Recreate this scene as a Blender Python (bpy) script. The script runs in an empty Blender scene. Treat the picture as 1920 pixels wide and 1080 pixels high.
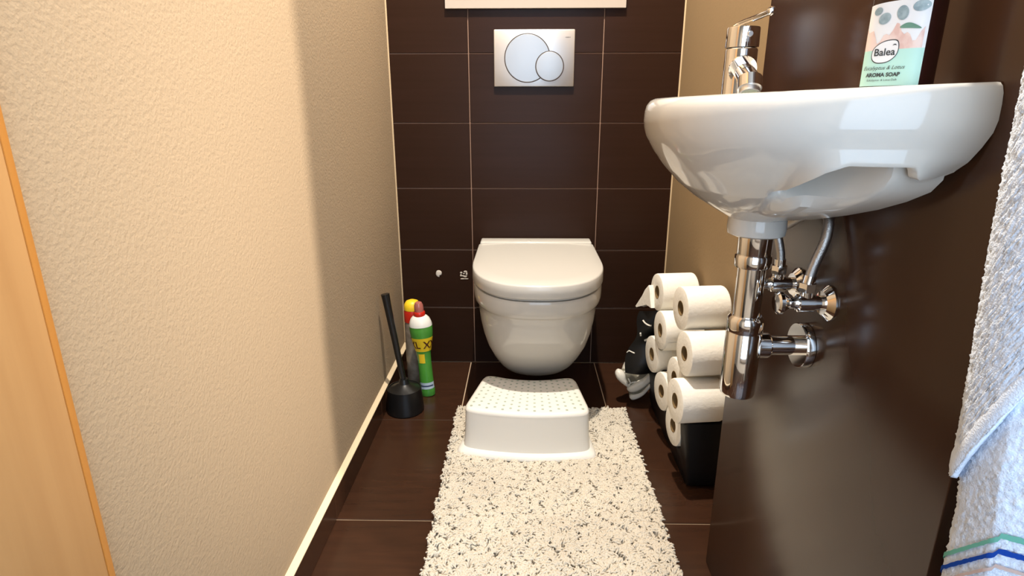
import bpy, bmesh, math, random
import numpy as np
from mathutils import Vector, Matrix
random.seed(7); np.random.seed(7)
SC = bpy.context.scene
COL = SC.collection
PI = math.pi

# ------------------------------------------------------------------ camera
cam_d = bpy.data.cameras.new('camera'); cam = bpy.data.objects.new('camera', cam_d); COL.objects.link(cam)
cam_d.sensor_width = 36.0; cam_d.lens = 36.0*1096.05/1920; cam_d.clip_start = 0.02
cam.location = (0.1663, -1.8677, 0.8407)
cam.rotation_euler = (PI/2-0.2967, 0.0012, 0.0197)
SC.camera = cam
# ------------------------------------------------------------------ world, exposure
w = bpy.data.worlds.new('world'); SC.world = w; w.use_nodes = True
w.node_tree.nodes['Background'].inputs[0].default_value = (0.9, 0.85, 0.8, 1)
w.node_tree.nodes['Background'].inputs[1].default_value = 0.03
vs = SC.view_settings
vs.view_transform = 'Standard'; vs.look = 'None'; vs.gamma = 1; vs.use_curve_mapping = False
vs.exposure = 0.35
# ------------------------------------------------------------------ lights
def light(name, kind, loc, energy, color, **kw):
    d = bpy.data.lights.new(name, kind); d.energy = energy; d.color = color
    for k, v in kw.items(): setattr(d, k, v)
    o = bpy.data.objects.new(name, d); COL.objects.link(o); o.location = loc
    return o
SPOT = dict(spot_size=math.radians(150), spot_blend=.6, shadow_soft_size=.022)
ceil_a = light('ceiling_spot_light', 'SPOT', (0.19, -0.76, 2.39), 175, (1.0, 0.92, 0.81), **SPOT)
ceil_b = light('ceiling_spot_light', 'SPOT', (0.11, -1.36, 2.39), 12, (1.0, 0.92, 0.81), **SPOT)
hall = light('hall_spot_light', 'SPOT', (1.31, -2.36, 1.30), 258, (1.0, 0.90, 0.80), spot_size=math.radians(54), spot_blend=1.0, shadow_soft_size=.022)
hall.rotation_euler = (Vector((-0.24, -.26, .56))-Vector(hall.location)).to_track_quat('-Z', 'Y').to_euler()
win = light('hall_window_light', 'AREA', (0.58, -2.47, 1.2), 22, (0.47, 0.71, 1.0), shape='RECTANGLE', size=1.4, size_y=1.7)
win.rotation_euler = (PI/2, 0, 0)

# ------------------------------------------------------------------ materials
def lin(r, g, b):
    f = lambda c: (c/255/12.92) if c/255 <= .04045 else ((c/255+.055)/1.055)**2.4
    return (f(r), f(g), f(b), 1)
class Mat:
    def __init__(s, name, col, rough=.5, metal=0, spec=.5, **kw):
        s.m = bpy.data.materials.new(name); s.m.use_nodes = True
        s.nt = s.m.node_tree; s.b = s.nt.nodes['Principled BSDF']
        s.b.inputs['Base Color'].default_value = col
        s.b.inputs['Roughness'].default_value = rough
        s.b.inputs['Metallic'].default_value = metal
        s.b.inputs['Specular IOR Level'].default_value = spec
        for k, v in kw.items(): s.b.inputs[k].default_value = v
        s.col = col
    def n(s, t, **kw):
        x = s.nt.nodes.new(t)
        for k, v in kw.items(): x.inputs[k].default_value = v
        return x
    def l(s, a, b): s.nt.links.new(a, b)
    def coords(s, scale=(1, 1, 1), mode='Object'):
        tc = s.n('ShaderNodeTexCoord'); mp = s.n('ShaderNodeMapping'); mp.inputs['Scale'].default_value = scale
        s.l(tc.outputs[mode], mp.inputs['Vector']); return mp.outputs[0]
    def noise_color(s, c2, scale=(5, 5, 5), lo=.35, hi=.65, detail=6, nscale=1.0):
        no = s.n('ShaderNodeTexNoise', Scale=nscale, Detail=detail); s.l(s.coords(scale), no.inputs['Vector'])
        r = s.n('ShaderNodeValToRGB'); r.color_ramp.elements[0].position = lo; r.color_ramp.elements[1].position = hi
        r.color_ramp.elements[0].color = s.col; r.color_ramp.elements[1].color = c2
        s.l(no.outputs['Fac'], r.inputs[0]); s.l(r.outputs[0], s.b.inputs['Base Color']); return s
    def bump(s, scale=(100, 100, 100), strength=.2, dist=.002, detail=3, kind='ShaderNodeTexNoise'):
        no = s.n(kind, Scale=1.0)
        if 'Detail' in no.inputs: no.inputs['Detail'].default_value = detail
        s.l(s.coords(scale), no.inputs['Vector'])
        b = s.n('ShaderNodeBump', Strength=strength, Distance=dist)
        s.l(no.outputs[0], b.inputs['Height']); s.l(b.outputs[0], s.b.inputs['Normal']); return s

M = {}
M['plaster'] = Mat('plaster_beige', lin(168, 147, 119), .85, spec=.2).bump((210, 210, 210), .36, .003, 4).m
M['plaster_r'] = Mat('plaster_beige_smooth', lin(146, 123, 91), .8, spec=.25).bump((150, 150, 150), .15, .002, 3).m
M['tile'] = Mat('tile_dark_brown', lin(43, 27, 18), .26, spec=.09).noise_color(lin(47, 30, 22), (3, 30, 60), .3, .7).bump((6, 60, 90), .03, .001, 3).m
M['floor_tile'] = Mat('floor_tile_dark_brown', lin(52, 32, 21), .25, spec=.42).noise_color(lin(61, 38, 25), (8, 60, 20), .3, .7).bump((8, 70, 30), .03, .001, 3).m
M['panel'] = Mat('panel_dark_brown', lin(55, 35, 24), .2, spec=.36).noise_color(lin(70, 46, 31), (30, 7, 3), .3, .75).bump((50, 20, 6), .04, .001, 3).m
M['grout_w'] = Mat('grout_wall', lin(150, 118, 98), .8).m
M['grout_f'] = Mat('grout_floor', lin(205, 180, 150), .8).m
M['caulk'] = Mat('caulk_cream', lin(226, 204, 168), .6).m
M['corner_seal'] = Mat('corner_sealant', lin(196, 172, 136), .7).m
M['white_wall'] = Mat('white_paint', lin(228, 220, 208), .85).m
M['ceramic'] = Mat('ceramic_white', (.61, .585, .535, 1), .07, spec=.55).m
M['ceramic_wc'] = Mat('ceramic_toilet', (.58, .545, .48, 1), .08, spec=.5).m
M['seat_plastic'] = Mat('seat_plastic', (.60, .575, .52, 1), .22, spec=.5).m
M['chrome'] = Mat('chrome', (.82, .81, .8, 1), .06, 1).m
M['satin'] = Mat('satin_chrome', (.72, .72, .72, 1), .38, 1).bump((300, 20, 300), .02, .001).m
M['satin_button'] = Mat('satin_button', (.47, .47, .47, 1), .42, 1).m
M['dark_gap'] = Mat('dark_gap', lin(55, 45, 40), .6).m
M['braid'] = Mat('braided_steel', (.5, .48, .46, 1), .35, 1).bump((900, 900, 900), .5, .001, 2).m
M['panel_white'] = Mat('access_panel_white', lin(176, 164, 151), .45).m
M['black'] = Mat('black_plastic', lin(22, 21, 20), .32).m
M['black_soft'] = Mat('black_bristle', lin(18, 17, 16), .7).m
M['film'] = Mat('black_film', lin(13, 13, 14), .42, spec=.3).bump((40, 40, 40), .25, .004, 2).m
M['stool'] = Mat('stool_white', (.78, .75, .68, 1), .38, spec=.4).m
M['stool_dot'] = Mat('stool_dot_rubber', lin(168, 176, 160), .6).m
M['rug'] = Mat('rug_pile', lin(218, 209, 192), .95, spec=.1).noise_color(lin(206, 196, 179), (6, 6, 6), .35, .7).m
M['rug_back'] = Mat('rug_backing', lin(190, 178, 162), .95, spec=.1).m
M['paper'] = Mat('tissue_paper', (.83, .80, .72, 1), .9, spec=.15).bump((130, 130, 130), .35, .0025, 2).m
M['core'] = Mat('cardboard_core', lin(120, 98, 66), .9, spec=.1).m
M['wrap_white'] = Mat('wrapper_white', lin(232, 226, 212), .3, spec=.4).m
M['wrap_grey'] = Mat('wrapper_grey', lin(120, 114, 98), .35, spec=.4).m
M['print_white'] = Mat('print_white', lin(222, 218, 206), .5).m
M['green'] = Mat('bottle_green', lin(84, 158, 58), .22).noise_color(lin(70, 138, 54), (30, 30, 12), .4, .7).m
M['cl_white'] = Mat('bottle_white', lin(236, 232, 220), .28).m
M['red'] = Mat('cap_red', lin(196, 40, 24), .3).m
M['red_clear'] = Mat('cap_clear_red', lin(196, 120, 108), .15, **{'Transmission Weight': .35}).m
M['yellow'] = Mat('label_yellow', lin(246, 206, 40), .4).m
M['brown_ink'] = Mat('ink_dark_red', lin(86, 30, 14), .5).m
M['label_blue'] = Mat('label_pale_blue', lin(190, 205, 214), .4).m
M['ink_navy'] = Mat('ink_navy', lin(50, 62, 92), .5).m
M['can_grey'] = Mat('can_grey', lin(150, 140, 126), .4, .2).noise_color(lin(126, 114, 100), (40, 40, 40), .4, .6).m
M['soap'] = Mat('soap_bottle_brown', lin(48, 20, 16), .08, spec=.55, **{'Transmission Weight': .25}).m
M['soap_base'] = Mat('soap_bottle_base', lin(120, 92, 74), .08, **{'Transmission Weight': .5}).m
M['lab_mint'] = Mat('label_mint', lin(184, 226, 214), .45).m
M['lab_white'] = Mat('label_white', lin(236, 236, 236), .45).m
M['lab_pink'] = Mat('label_pink', lin(236, 212, 202), .45).noise_color(lin(222, 186, 176), (120, 120, 60), .45, .6).m
M['leaf_grey'] = Mat('label_leaf_grey', lin(164, 182, 186), .5).noise_color(lin(134, 154, 160), (150, 150, 150), .4, .6).m
M['leaf_green'] = Mat('label_leaf_green', lin(104, 146, 126), .5).m
M['ink'] = Mat('label_ink', lin(58, 64, 66), .5).m
M['towel'] = Mat('terry_white', lin(222, 234, 251), .95, spec=.1).bump((700, 700, 700), .5, .001, 1).m  # white terry; the cool daylight tint is put into the base colour
for nm, c in (('green', (112, 184, 168)), ('blue', (28, 72, 168)), ('beige', (206, 186, 180)), ('red', (226, 110, 118))):
    M['stripe_'+nm] = Mat('towel_stripe_'+nm, lin(*c), .95, spec=.1).m
M['wood'] = Mat('door_lining_beech', lin(202, 153, 97), .45).noise_color(lin(193, 143, 88), (60, 60, 3), .35, .7).m
M['wood_edge'] = Mat('door_lining_edge', lin(186, 124, 54), .5).m
M['residue'] = Mat('filler_white', lin(206, 196, 182), .8).m

# ------------------------------------------------------------------ helpers
def empty(name, loc=(0, 0, 0), rot=(0, 0, 0)):
    o = bpy.data.objects.new(name, None); COL.objects.link(o); o.location = loc; o.rotation_euler = rot
    o.empty_display_size = .03
    return o
def tag(o, label, cat, group=None):
    o['label'] = label; o['category'] = cat
    if group: o['group'] = group
    return o
def thing(name, label, cat, loc=(0, 0, 0), rot=(0, 0, 0), group=None):
    return tag(empty(name, loc, rot), label, cat, group)
def finish(name, me, mat, parent=None, smooth=True, angle=35, kind=None):
    o = bpy.data.objects.new(name, me); COL.objects.link(o)
    for m in (mat if isinstance(mat, (list, tuple)) else [mat]): me.materials.append(m)
    if smooth:
        me.polygons.foreach_set('use_smooth', [True]*len(me.polygons))
        try: me.set_sharp_from_angle(angle=math.radians(angle))
        except Exception: pass
    if parent is not None: o.parent = parent
    if kind: o['kind'] = kind
    return o
def obj(name, v, f, mat, parent=None, **kw):
    off = kw.pop('off', None)
    if off is not None: v = [(a-off[0], b-off[1], c-off[2]) for a, b, c in v]
    me = bpy.data.meshes.new(name); me.from_pydata([tuple(map(float, p)) for p in v], [], f); me.update()
    bm = bmesh.new(); bm.from_mesh(me); bmesh.ops.remove_doubles(bm, verts=bm.verts, dist=1e-7)
    bmesh.ops.recalc_face_normals(bm, faces=bm.faces); bm.to_mesh(me); bm.free()
    return finish(name, me, mat, parent, **kw)
def bmobj(name, bm, mat, parent=None, **kw):
    me = bpy.data.meshes.new(name); bmesh.ops.recalc_face_normals(bm, faces=bm.faces); bm.to_mesh(me); bm.free()
    return finish(name, me, mat, parent, **kw)
def box(name, lo, hi, mat, parent=None, bev=0, seg=2, off=None, **kw):
    bm = bmesh.new(); bmesh.ops.create_cube(bm, size=1)
    o3 = off or (0, 0, 0)
    for v in bm.verts:
        v.co = Vector([(lo[i]+hi[i])/2 - o3[i] + v.co[i]*(hi[i]-lo[i]) for i in range(3)])
    if bev: bmesh.ops.bevel(bm, geom=bm.edges[:], offset=bev, segments=seg, affect='EDGES', profile=.5)
    return bmobj(name, bm, mat, parent, smooth=bool(bev), **kw)
def loft(rings, cap0=True, cap1=True, closed=True):
    n = len(rings[0]); v = [p for r in rings for p in r]; f = []
    for k in range(len(rings)-1):
        for i in range(n if closed else n-1):
            j = (i+1) % n
            f.append((k*n+i, k*n+j, (k+1)*n+j, (k+1)*n+i))
    if cap0: f.append(tuple(range(n)))
    if cap1: f.append(tuple((len(rings)-1)*n+i for i in range(n)))
    return v, f
def lathe(prof, n=32, axis='Z', org=(0, 0, 0)):
    """prof: list of (radius, height)"""
    rings = []
    for r, h in prof:
        ring = []
        for i in range(n):
            a = 2*PI*i/n; x, y = max(r, 1e-5)*math.cos(a), max(r, 1e-5)*math.sin(a)
            p = {'Z': (x, y, h), 'X': (h, x, y), 'Y': (x, h, y)}[axis]
            ring.append((p[0]+org[0], p[1]+org[1], p[2]+org[2]))
        rings.append(ring)
    return loft(rings)
def spline(pts, n=8):
    pts = [Vector(p) for p in pts]; out = []
    P = [2*pts[0]-pts[1]]+pts+[2*pts[-1]-pts[-2]]
    for i in range(1, len(P)-2):
        for k in range(n):
            t = k/n; a, b, c, d = P[i-1:i+3]
            out.append(.5*((2*b)+(c-a)*t+(2*a-5*b+4*c-d)*t*t+(3*b-a-3*c+d)*t**3))
    out.append(pts[-1]); return out
def tube(path, rad, n=14):
    path = [Vector(p) for p in path]; rings = []
    up = Vector((0, 0, 1)); prev = None
    for i, p in enumerate(path):
        d = (path[min(i+1, len(path)-1)]-path[max(i-1, 0)]).normalized()
        if prev is None:
            s = d.cross(up if abs(d.z) < .9 else Vector((1, 0, 0))).normalized()
        else: s = (prev-d*prev.dot(d)).normalized()
        prev = s; t = d.cross(s)
        r = rad(i/(len(path)-1)) if callable(rad) else rad
        rings.append([tuple(p+s*r*math.cos(2*PI*k/n)+t*r*math.sin(2*PI*k/n)) for k in range(n)])
    return loft(rings)
def pillow(outline, y, thick, rings=5, dome=None):
    """domed cushion in the XZ plane, facing -Y"""
    n = len(outline); cx = sum(p[0] for p in outline)/n; cz = sum(p[1] for p in outline)/n
    R = []
    for k in range(-rings, rings+1):
        a = k/rings*PI/2*.98
        s = math.cos(a); yy = y+thick/2*math.sin(a)
        s = max(s, .02)**.6
        R.append([(cx+(p[0]-cx)*s, yy, cz+(p[1]-cz)*s) for p in outline])
    return loft(R)
def smooth_closed(pts, n=6):
    P = [Vector((p[0], p[1], 0)) for p in pts]; out = []; m = len(P)
    for i in range(m):
        a, b, c, d = P[i-1], P[i], P[(i+1) % m], P[(i+2) % m]
        for k in range(n):
            t = k/n
            q = .5*((2*b)+(c-a)*t+(2*a-5*b+4*c-d)*t*t+(3*b-a-3*c+d)*t**3)
            out.append((q.x, q.y))
    return out
def text_mesh(body, size, shear=0.0, bold=0.0):
    cu = bpy.data.curves.new('txt', 'FONT'); cu.body = body; cu.size = size; cu.align_x = 'CENTER'; cu.align_y = 'CENTER'
    cu.shear = shear; cu.offset = bold; cu.resolution_u = 3
    o = bpy.data.objects.new('txt', cu); COL.objects.link(o)
    dg = bpy.context.evaluated_depsgraph_get()
    me = bpy.data.meshes.new_from_object(o.evaluated_get(dg))
    bpy.data.objects.remove(o); 
    v = [tuple(p.co) for p in me.vertices]; f = [tuple(p.vertices) for p in me.polygons]
    bpy.data.meshes.remove(me)
    return v, f
def join(*vf):
    V, F = [], []
    for v, f in vf:
        b = len(V); V += list(v); F += [tuple(i+b for i in q) for q in f]
    return V, F
def struct(o): o['kind'] = 'structure'; return o
def child_shift(o): return o

XL, XR, XP = -0.241, 0.634, 0.5227          # left wall, right wall, dark pier face
YP0, YP1 = -0.930, -1.443                    # pier far end, near end
H = 2.42
# ------------------------------------------------------------------ setting
g = .0015
wb = struct(box('wall_back', (XL-.1, .004, 0), (XR+.1, .12, H), M['grout_w']))
xs = [XL, 0.0, .4, XR]
tile_meshes = {}
for r in range(12):
    z0, z1 = r*.2+g, min((r+1)*.2-g, H)
    for c in range(3):
        x0, x1 = xs[c]+(g if c else 0), xs[c+1]-(g if c < 2 else 0)
        if c not in tile_meshes:
            t = box('tile', (-(x1-x0)/2, 0, -(.1-g)), ((x1-x0)/2, .006, .1-g), M['tile'], wb, bev=.0012, seg=1)
            tile_meshes[c] = t.data
        else:
            t = bpy.data.objects.new('tile', tile_meshes[c]); COL.objects.link(t); t.parent = wb
        t.location = ((x0+x1)/2, 0, r*.2+.1)
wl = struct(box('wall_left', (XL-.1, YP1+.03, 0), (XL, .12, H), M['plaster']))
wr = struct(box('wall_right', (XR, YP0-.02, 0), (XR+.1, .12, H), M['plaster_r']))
wp = struct(box('wall_right', (XP, YP1, 0), (XR+.1, YP0, H), M['panel'], bev=.002))
struct(box('ceiling', (-1.5, -2.6, H), (2.6, .12, H+.1), M['white_wall']))
# floor with tiles
fl = struct(box('floor', (-1.5, -2.6, -.1), (2.6, .12, -.0025), M['grout_f']))
fx = [-.44, -.0135, .413, .84, 1.267, 1.694, 2.12, 2.55]; fx = [-1.293, -.8665]+fx
fy = [0, -.40, -.821, -1.242, -1.663, -2.084, -2.505]
for i in range(len(fx)-1):
    for j in range(len(fy)-1):
        if fx[i+1] < XL and fy[j+1] > -1.6: continue
        if fx[i] > XR and fy[j+1] > -1.45: continue
        box('tile', (fx[i]+g, fy[j+1]+g, -.006), (fx[i+1]-g, fy[j]-g, 0), M['floor_tile'], fl, bev=.001, seg=1)
# skirting tiles on the left wall
bs = struct(box('baseboard_left', (XL, -1.40, 0), (XL+.007, -.002, .064), M['grout_f']))
sk = [-.003, -.40, -.821, -1.242, -1.40]
for j in range(len(sk)-1):
    box('tile', (XL+.001, sk[j+1]+g, .001), (XL+.0105, sk[j]-g, .065), M['floor_tile'], bs, bev=.001, seg=1)
v, f = loft([[(XL, y, .0655), (XL+.0115, y, .0655), (XL+.0115, y, .0675), (XL+.005, y, .071), (XL, y, .0745)] for y in (-1.40, -.003)])
obj('caulk_line', v, f, M['caulk'], bs, smooth=False)
# corner sealant
for k, (x, s) in enumerate(((XL, 1), (XR, -1))):
    z0 = .075 if s > 0 else 0
    v, f = loft([[(x, 0, z), (x+s*.0035, 0, z), (x+s*.0018, -.0018, z), (x, -.0035, z)] for z in (z0, H)])
    struct(obj('trim_%d' % (k+2), v, f, M['corner_seal'], smooth=False))
# door lining on the left and hall walls
dl = struct(box('trim_1', (XL-.16, -1.62, 0), (-.231, -1.4175, 2.05), M['wood'], bev=.002))
v, f = loft([[(XL-.005, -1.4175, z), (-.2305, -1.4178, z), (-.2302, -1.4150, z), (-.2312, -1.4105, z), (-.2335, -1.4085, z), (XL-.005, -1.4085, z)] for z in (0, 2.05)])
obj('edge_band', v, f, M['wood_edge'], dl)
struct(box('wall_front', (-1.5, -1.62, 0), (XL-.16, -1.45, H), M['white_wall']))
struct(box('wall_front', (XR+.1, -1.60, 0), (2.6, -1.443, H), M['white_wall']))
struct(box('wall_hall', (-1.5, -2.6, 0), (2.6, -2.5, H), M['white_wall']))
struct(box('wall_hall', (-1.6, -2.6, 0), (-1.5, -1.45, H), M['white_wall']))
struct(box('wall_hall', (2.6, -2.6, 0), (2.7, -1.44, H), M['white_wall']))
# unseen window frame added around the hall area light; its backing is solid
wf = struct(box('added_window', (-.20, -2.505, .27), (1.36, -2.495, 2.13), M['white_wall']))
for lo, hi in (((-.20, -2.50, .27), (-.12, -2.455, 2.13)), ((1.28, -2.50, .27), (1.36, -2.455, 2.13)), ((-.12, -2.50, .27), (1.28, -2.455, .35)), ((-.12, -2.50, 2.05), (1.28, -2.455, 2.13))):
    box('frame_bar', lo, hi, M['panel_white'], wf, bev=.004)
# old fixing marks on the tiles
pts = smooth_closed([(-.009, -.002), (-.006, .009), (.003, .011), (.010, .006), (.009, -.004), (.003, -.007), (.002, -.012), (-.005, -.010)], 4)
v, f = pillow(pts, 0, .005)
o = obj('filler_plug', v, f, M['residue']); o.location = (-.115, -.001, .319)
tag(o, 'small white filler plug in the dark tile left of the toilet', 'filler spot')
bits = []
for (a, b, c, d) in ((-.010, .008, .004, .003), (.004, .012, .006, .003), (.008, .004, .003, .006), (-.011, -.001, .003, .004), (-.004, -.003, .005, .002), (.003, -.005, .006, .003), (-.006, -.013, .007, .002), (.006, -.013, .008, .0015), (-.001, .005, .003, .002)):
    pp = smooth_closed([(a-c, b-d*.4), (a-c*.3, b+d), (a+c, b+d*.5), (a+c*.5, b-d)], 3)
    bits.append(pillow(pp, 0, .002, 2))
v, f = join(*bits)
o = obj('glue_residue', v, f, M['residue']); o.location = (-.030, -.0006, .314)
tag(o, 'broken patch of dried glue on the tile close beside the toilet seat', 'glue mark')

# ------------------------------------------------------------------ access panel
t = thing('access_panel', 'white framed access panel on the tiled wall above the flush plate', 'access panel', (.1975, -.001, 1.121))
fw, hh, hw = .022, .34, .2615
fr = [((-hw, 0), (hw, 0), (hw-fw, fw), (-hw+fw, fw)), ((-hw, hh), (hw, hh), (hw-fw, hh-fw), (-hw+fw, hh-fw)),
      ((-hw, 0), (-hw, hh), (-hw+fw, hh-fw), (-hw+fw, fw)), ((hw, 0), (hw, hh), (hw-fw, hh-fw), (hw-fw, fw))]
for q in fr:
    v, f = loft([[(x, y, z) for x, z in q] for y in (0, -.012)])
    obj('frame_strip', v, f, M['panel_white'], t, smooth=False)
box('panel_door', (-hw+fw+.0015, -.010, fw+.0018), (hw-fw-.0015, -.001, hh-fw-.0015), M['panel_white'], t, bev=.001)
box('panel_gap', (-hw+.004, -.002, .004), (hw-.004, 0, hh-.004), M['dark_gap'], t)
# ------------------------------------------------------------------ flush plate
t = thing('flush_plate', 'satin chrome flush plate with two round buttons on tiles above the toilet', 'flush plate', (.1955, 0, .985))
box('plate', (-.1195, -.013, -.0795), (.1195, 0, .0795), M['satin'], t, bev=.003)
def disc(cx, cz, R, y0, y1, dome, n=64):
    prof = [(R, y0), (R, y1+.001), (R-.001, y1)]+[(R*k, y1+dome*(1-k*k)) for k in (.8, .6, .4, .2, .02)]
    return lathe(prof, n, 'Y', (cx, 0, cz))
for (cx, cz, R, y, nm) in ((-.020, .0, .0665, -.0135, 'full_flush_button'), (.046, -.0225, .0405, -.0165, 'half_flush_button')):
    v, f = lathe([(R+.0022, -.008), (R+.0022, y), (R, y)], 64, 'Y', (cx, 0, cz)); obj('button_gap', v, f, M['dark_gap'], t)
    v, f = disc(cx, cz, R, -.008, y-.0012, -.0016); obj(nm, v, f, M['satin_button'], t)
tv, tf = text_mesh('GEBERIT', .0042)
obj('lettering', [(x+.099, -.0134, y+.057) for x, y, z in tv], tf, M['dark_gap'], t, smooth=False)

# ------------------------------------------------------------------ toilet
TX = .2055
t = thing('toilet', 'cream white wall-hung toilet with closed lid on the dark tiled wall', 'toilet', (TX, 0, .0))
def dring(hw, yf, z, ys=None, n=2.4, yb=-.004, N=40, nb=8):
    ys = yf*.52 if ys is None else ys
    r = []
    for i in range(N+1):
        a = PI*i/N; c, s = math.cos(a), math.sin(a)
        r.append((math.copysign(abs(c)**(2/n), c)*hw, ys+(yf-ys)*abs(s)**(2/n), z))
    for i in range(1, nb): r.append((-hw, ys+(yb-ys)*i/nb, z))
    for i in range(0, nb+1): r.append((-hw+2*hw*i/nb, yb, z))
    for i in range(1, nb): r.append((hw, yb+(ys-yb)*i/nb, z))
    return r
bowl = [(.15, -.50, .390, 2.4), (.174, -.517, .391, 2.4), (.1765, -.519, .386, 2.4), (.1765, -.518, .362, 2.4), (.1745, -.515, .350, 2.4), (.170, -.508, .343, 2.4),
        (.1655, -.502, .336, 2.4), (.163, -.497, .318, 2.4), (.159, -.487, .29, 2.35), (.151, -.468, .255, 2.35), (.139, -.440, .215, 2.3),
        (.123, -.402, .172, 2.3), (.109, -.368, .137, 2.25), (.095, -.336, .111, 2.2), (.080, -.308, .095, 2.1), (.056, -.275, .086, 2.0), (.02, -.22, .084, 2.0)]
v, f = loft([dring(a, b, c, ys=b*float(np.interp(c, [.2, .34], [.76, .54])), n=d) for a, b, c, d in bowl]); obj('bowl', v, f, M['ceramic_wc'], t, angle=60)
seat = [(.168, -.505, .3912), (.1715, -.511, .3920), (.1715, -.511, .3975), (.168, -.505, .399)]
v, f = loft([dring(a, b, c, n=2.4, yb=-.075) for a, b, c in seat]); obj('seat', v, f, M['seat_plastic'], t, angle=60)
lid = [(.172, -.512, .3985), (.1790, -.522, .3990), (.1800, -.5245, .402), (.1798, -.524, .4305), (.1787, -.522, .4335), (.176, -.518, .4348), (.15, -.47, .4362), (.1, -.38, .438), (.03, -.28, .4385)]
v, f = loft([dring(a, b, c, n=2.4, yb=-.068-.0*k) for k, (a, b, c) in enumerate(lid)]); obj('lid', v, f, M['seat_plastic'], t, angle=60)
box('hinge_bar', (-.1755, -.066, .391), (.1755, -.006, .4415), M['seat_plastic'], t, bev=.005, seg=3)
v, f = lathe([(.0075, 0), (.007, .0015), (.003, .0022), (.0, .0024)], 20, 'Z', (-.022, -.052, .4412)); obj('hinge_cap', v, f, M['ceramic'], t)

# ------------------------------------------------------------------ rug
RX0, RX1, RY0, RY1 = -.022, .462, -.352, -1.26
t = thing('bath_rug', 'shaggy greyish cream bath rug lying on the dark floor tiles', 'rug', ((RX0+RX1)/2, (RY0+RY1)/2, 0))
cx, cy = (RX0+RX1)/2, (RY0+RY1)/2; hx, hy = (RX1-RX0)/2, (RY0-RY1)/2
box('backing', (-hx+.006, -hy+.006, .0005), (hx-.006, hy-.006, .007), M['rug_back'], t, bev=.002)
def make_pile():
    sp = .0037
    gx = np.arange(-hx+.003, hx-.002, sp); gy = np.arange(-hy+.003, hy-.002, sp)
    X, Y = np.meshgrid(gx, gy); X = X.ravel()+np.random.uniform(-.002, .002, X.size); Y = Y.ravel()+np.random.uniform(-.002, .002, X.size)
    n = X.size
    # slowly varying lean field gives the parted, curly look
    def field(s, seed):
        rs = np.random.RandomState(seed); out = np.zeros(n)
        for k in range(14):
            a = rs.uniform(0, 2*PI); fr = rs.uniform(.4, 1.)*s; out += np.sin((X*np.cos(a)+Y*np.sin(a))*fr+rs.uniform(0, 6.28))
        return out/math.sqrt(7)
    ang = field(330, 3)*1.7+field(110, 4)+np.random.normal(0, .22, n)
    lean = .7+.4*np.random.rand(n)
    wx, wy = X+cx, Y+cy
    d = np.sqrt(((wx-.18)/.178)**2+((wy+.50)/.125)**2)      # pressed flat beneath the stool
    flat = np.where(d < 1.02, .25, 1.0)
    L = np.random.uniform(.015, .020, n)*np.where(np.maximum(np.abs(X)/hx*hx+0-hx, np.abs(Y)-hy) > -.010, .45, 1.0)
    hgt = np.random.uniform(.0105, .0132, n)*(1+.10*field(150, 9))
    ring = 4; K = 6
    V = np.zeros((n, K, ring, 3)); rad = np.array([.0019, .0022, .0023, .0023, .0021, .0013])
    bend = np.random.normal(0, .9, n)
    px = X.copy(); py = Y.copy()
    tts = (0, .2, .4, .62, .82, 1.0)
    for k, tt in enumerate(tts):
        a_ = ang+bend*tt
        if k:
            st = L*(tt-tts[k-1])*(.25+.9*min(1, tt*1.5))*lean
            px = px+np.cos(a_)*st; py = py+np.sin(a_)*st
        pz = .006+hgt*math.sin(min(1, tt*1.45)*PI/2)*flat-np.maximum(0, tt-.7)*.006*flat
        sx, sy = -np.sin(a_), np.cos(a_)
        for j in range(ring):
            q = 2*PI*(j+.5)/ring
            V[:, k, j, 0] = px+sx*math.cos(q)*rad[k]; V[:, k, j, 1] = py+sy*math.cos(q)*rad[k]; V[:, k, j, 2] = pz+math.sin(q)*rad[k]
    V = V.reshape(-1, 3)
    base = []
    for k in range(K-1):
        for j in range(ring): base.append((k*ring+j, k*ring+(j+1) % ring, (k+1)*ring+(j+1) % ring, (k+1)*ring+j))
    base.append(tuple((K-1)*ring+j for j in range(ring)))
    base = np.array(base); F = (base[None]+(np.arange(n)*ring*K)[:, None, None]).reshape(-1, 4)
    me = bpy.data.meshes.new('pile'); me.vertices.add(len(V)); me.vertices.foreach_set('co', V.ravel())
    me.loops.add(F.size); me.loops.foreach_set('vertex_index', F.ravel().astype(np.int32))
    me.polygons.add(len(F)); me.polygons.foreach_set('loop_start', (np.arange(len(F))*4).astype(np.int32))
    me.update(calc_edges=True); me.validate()
    return me
finish('pile', make_pile(), M['rug'], t, smooth=True, angle=180, kind='stuff')

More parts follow.
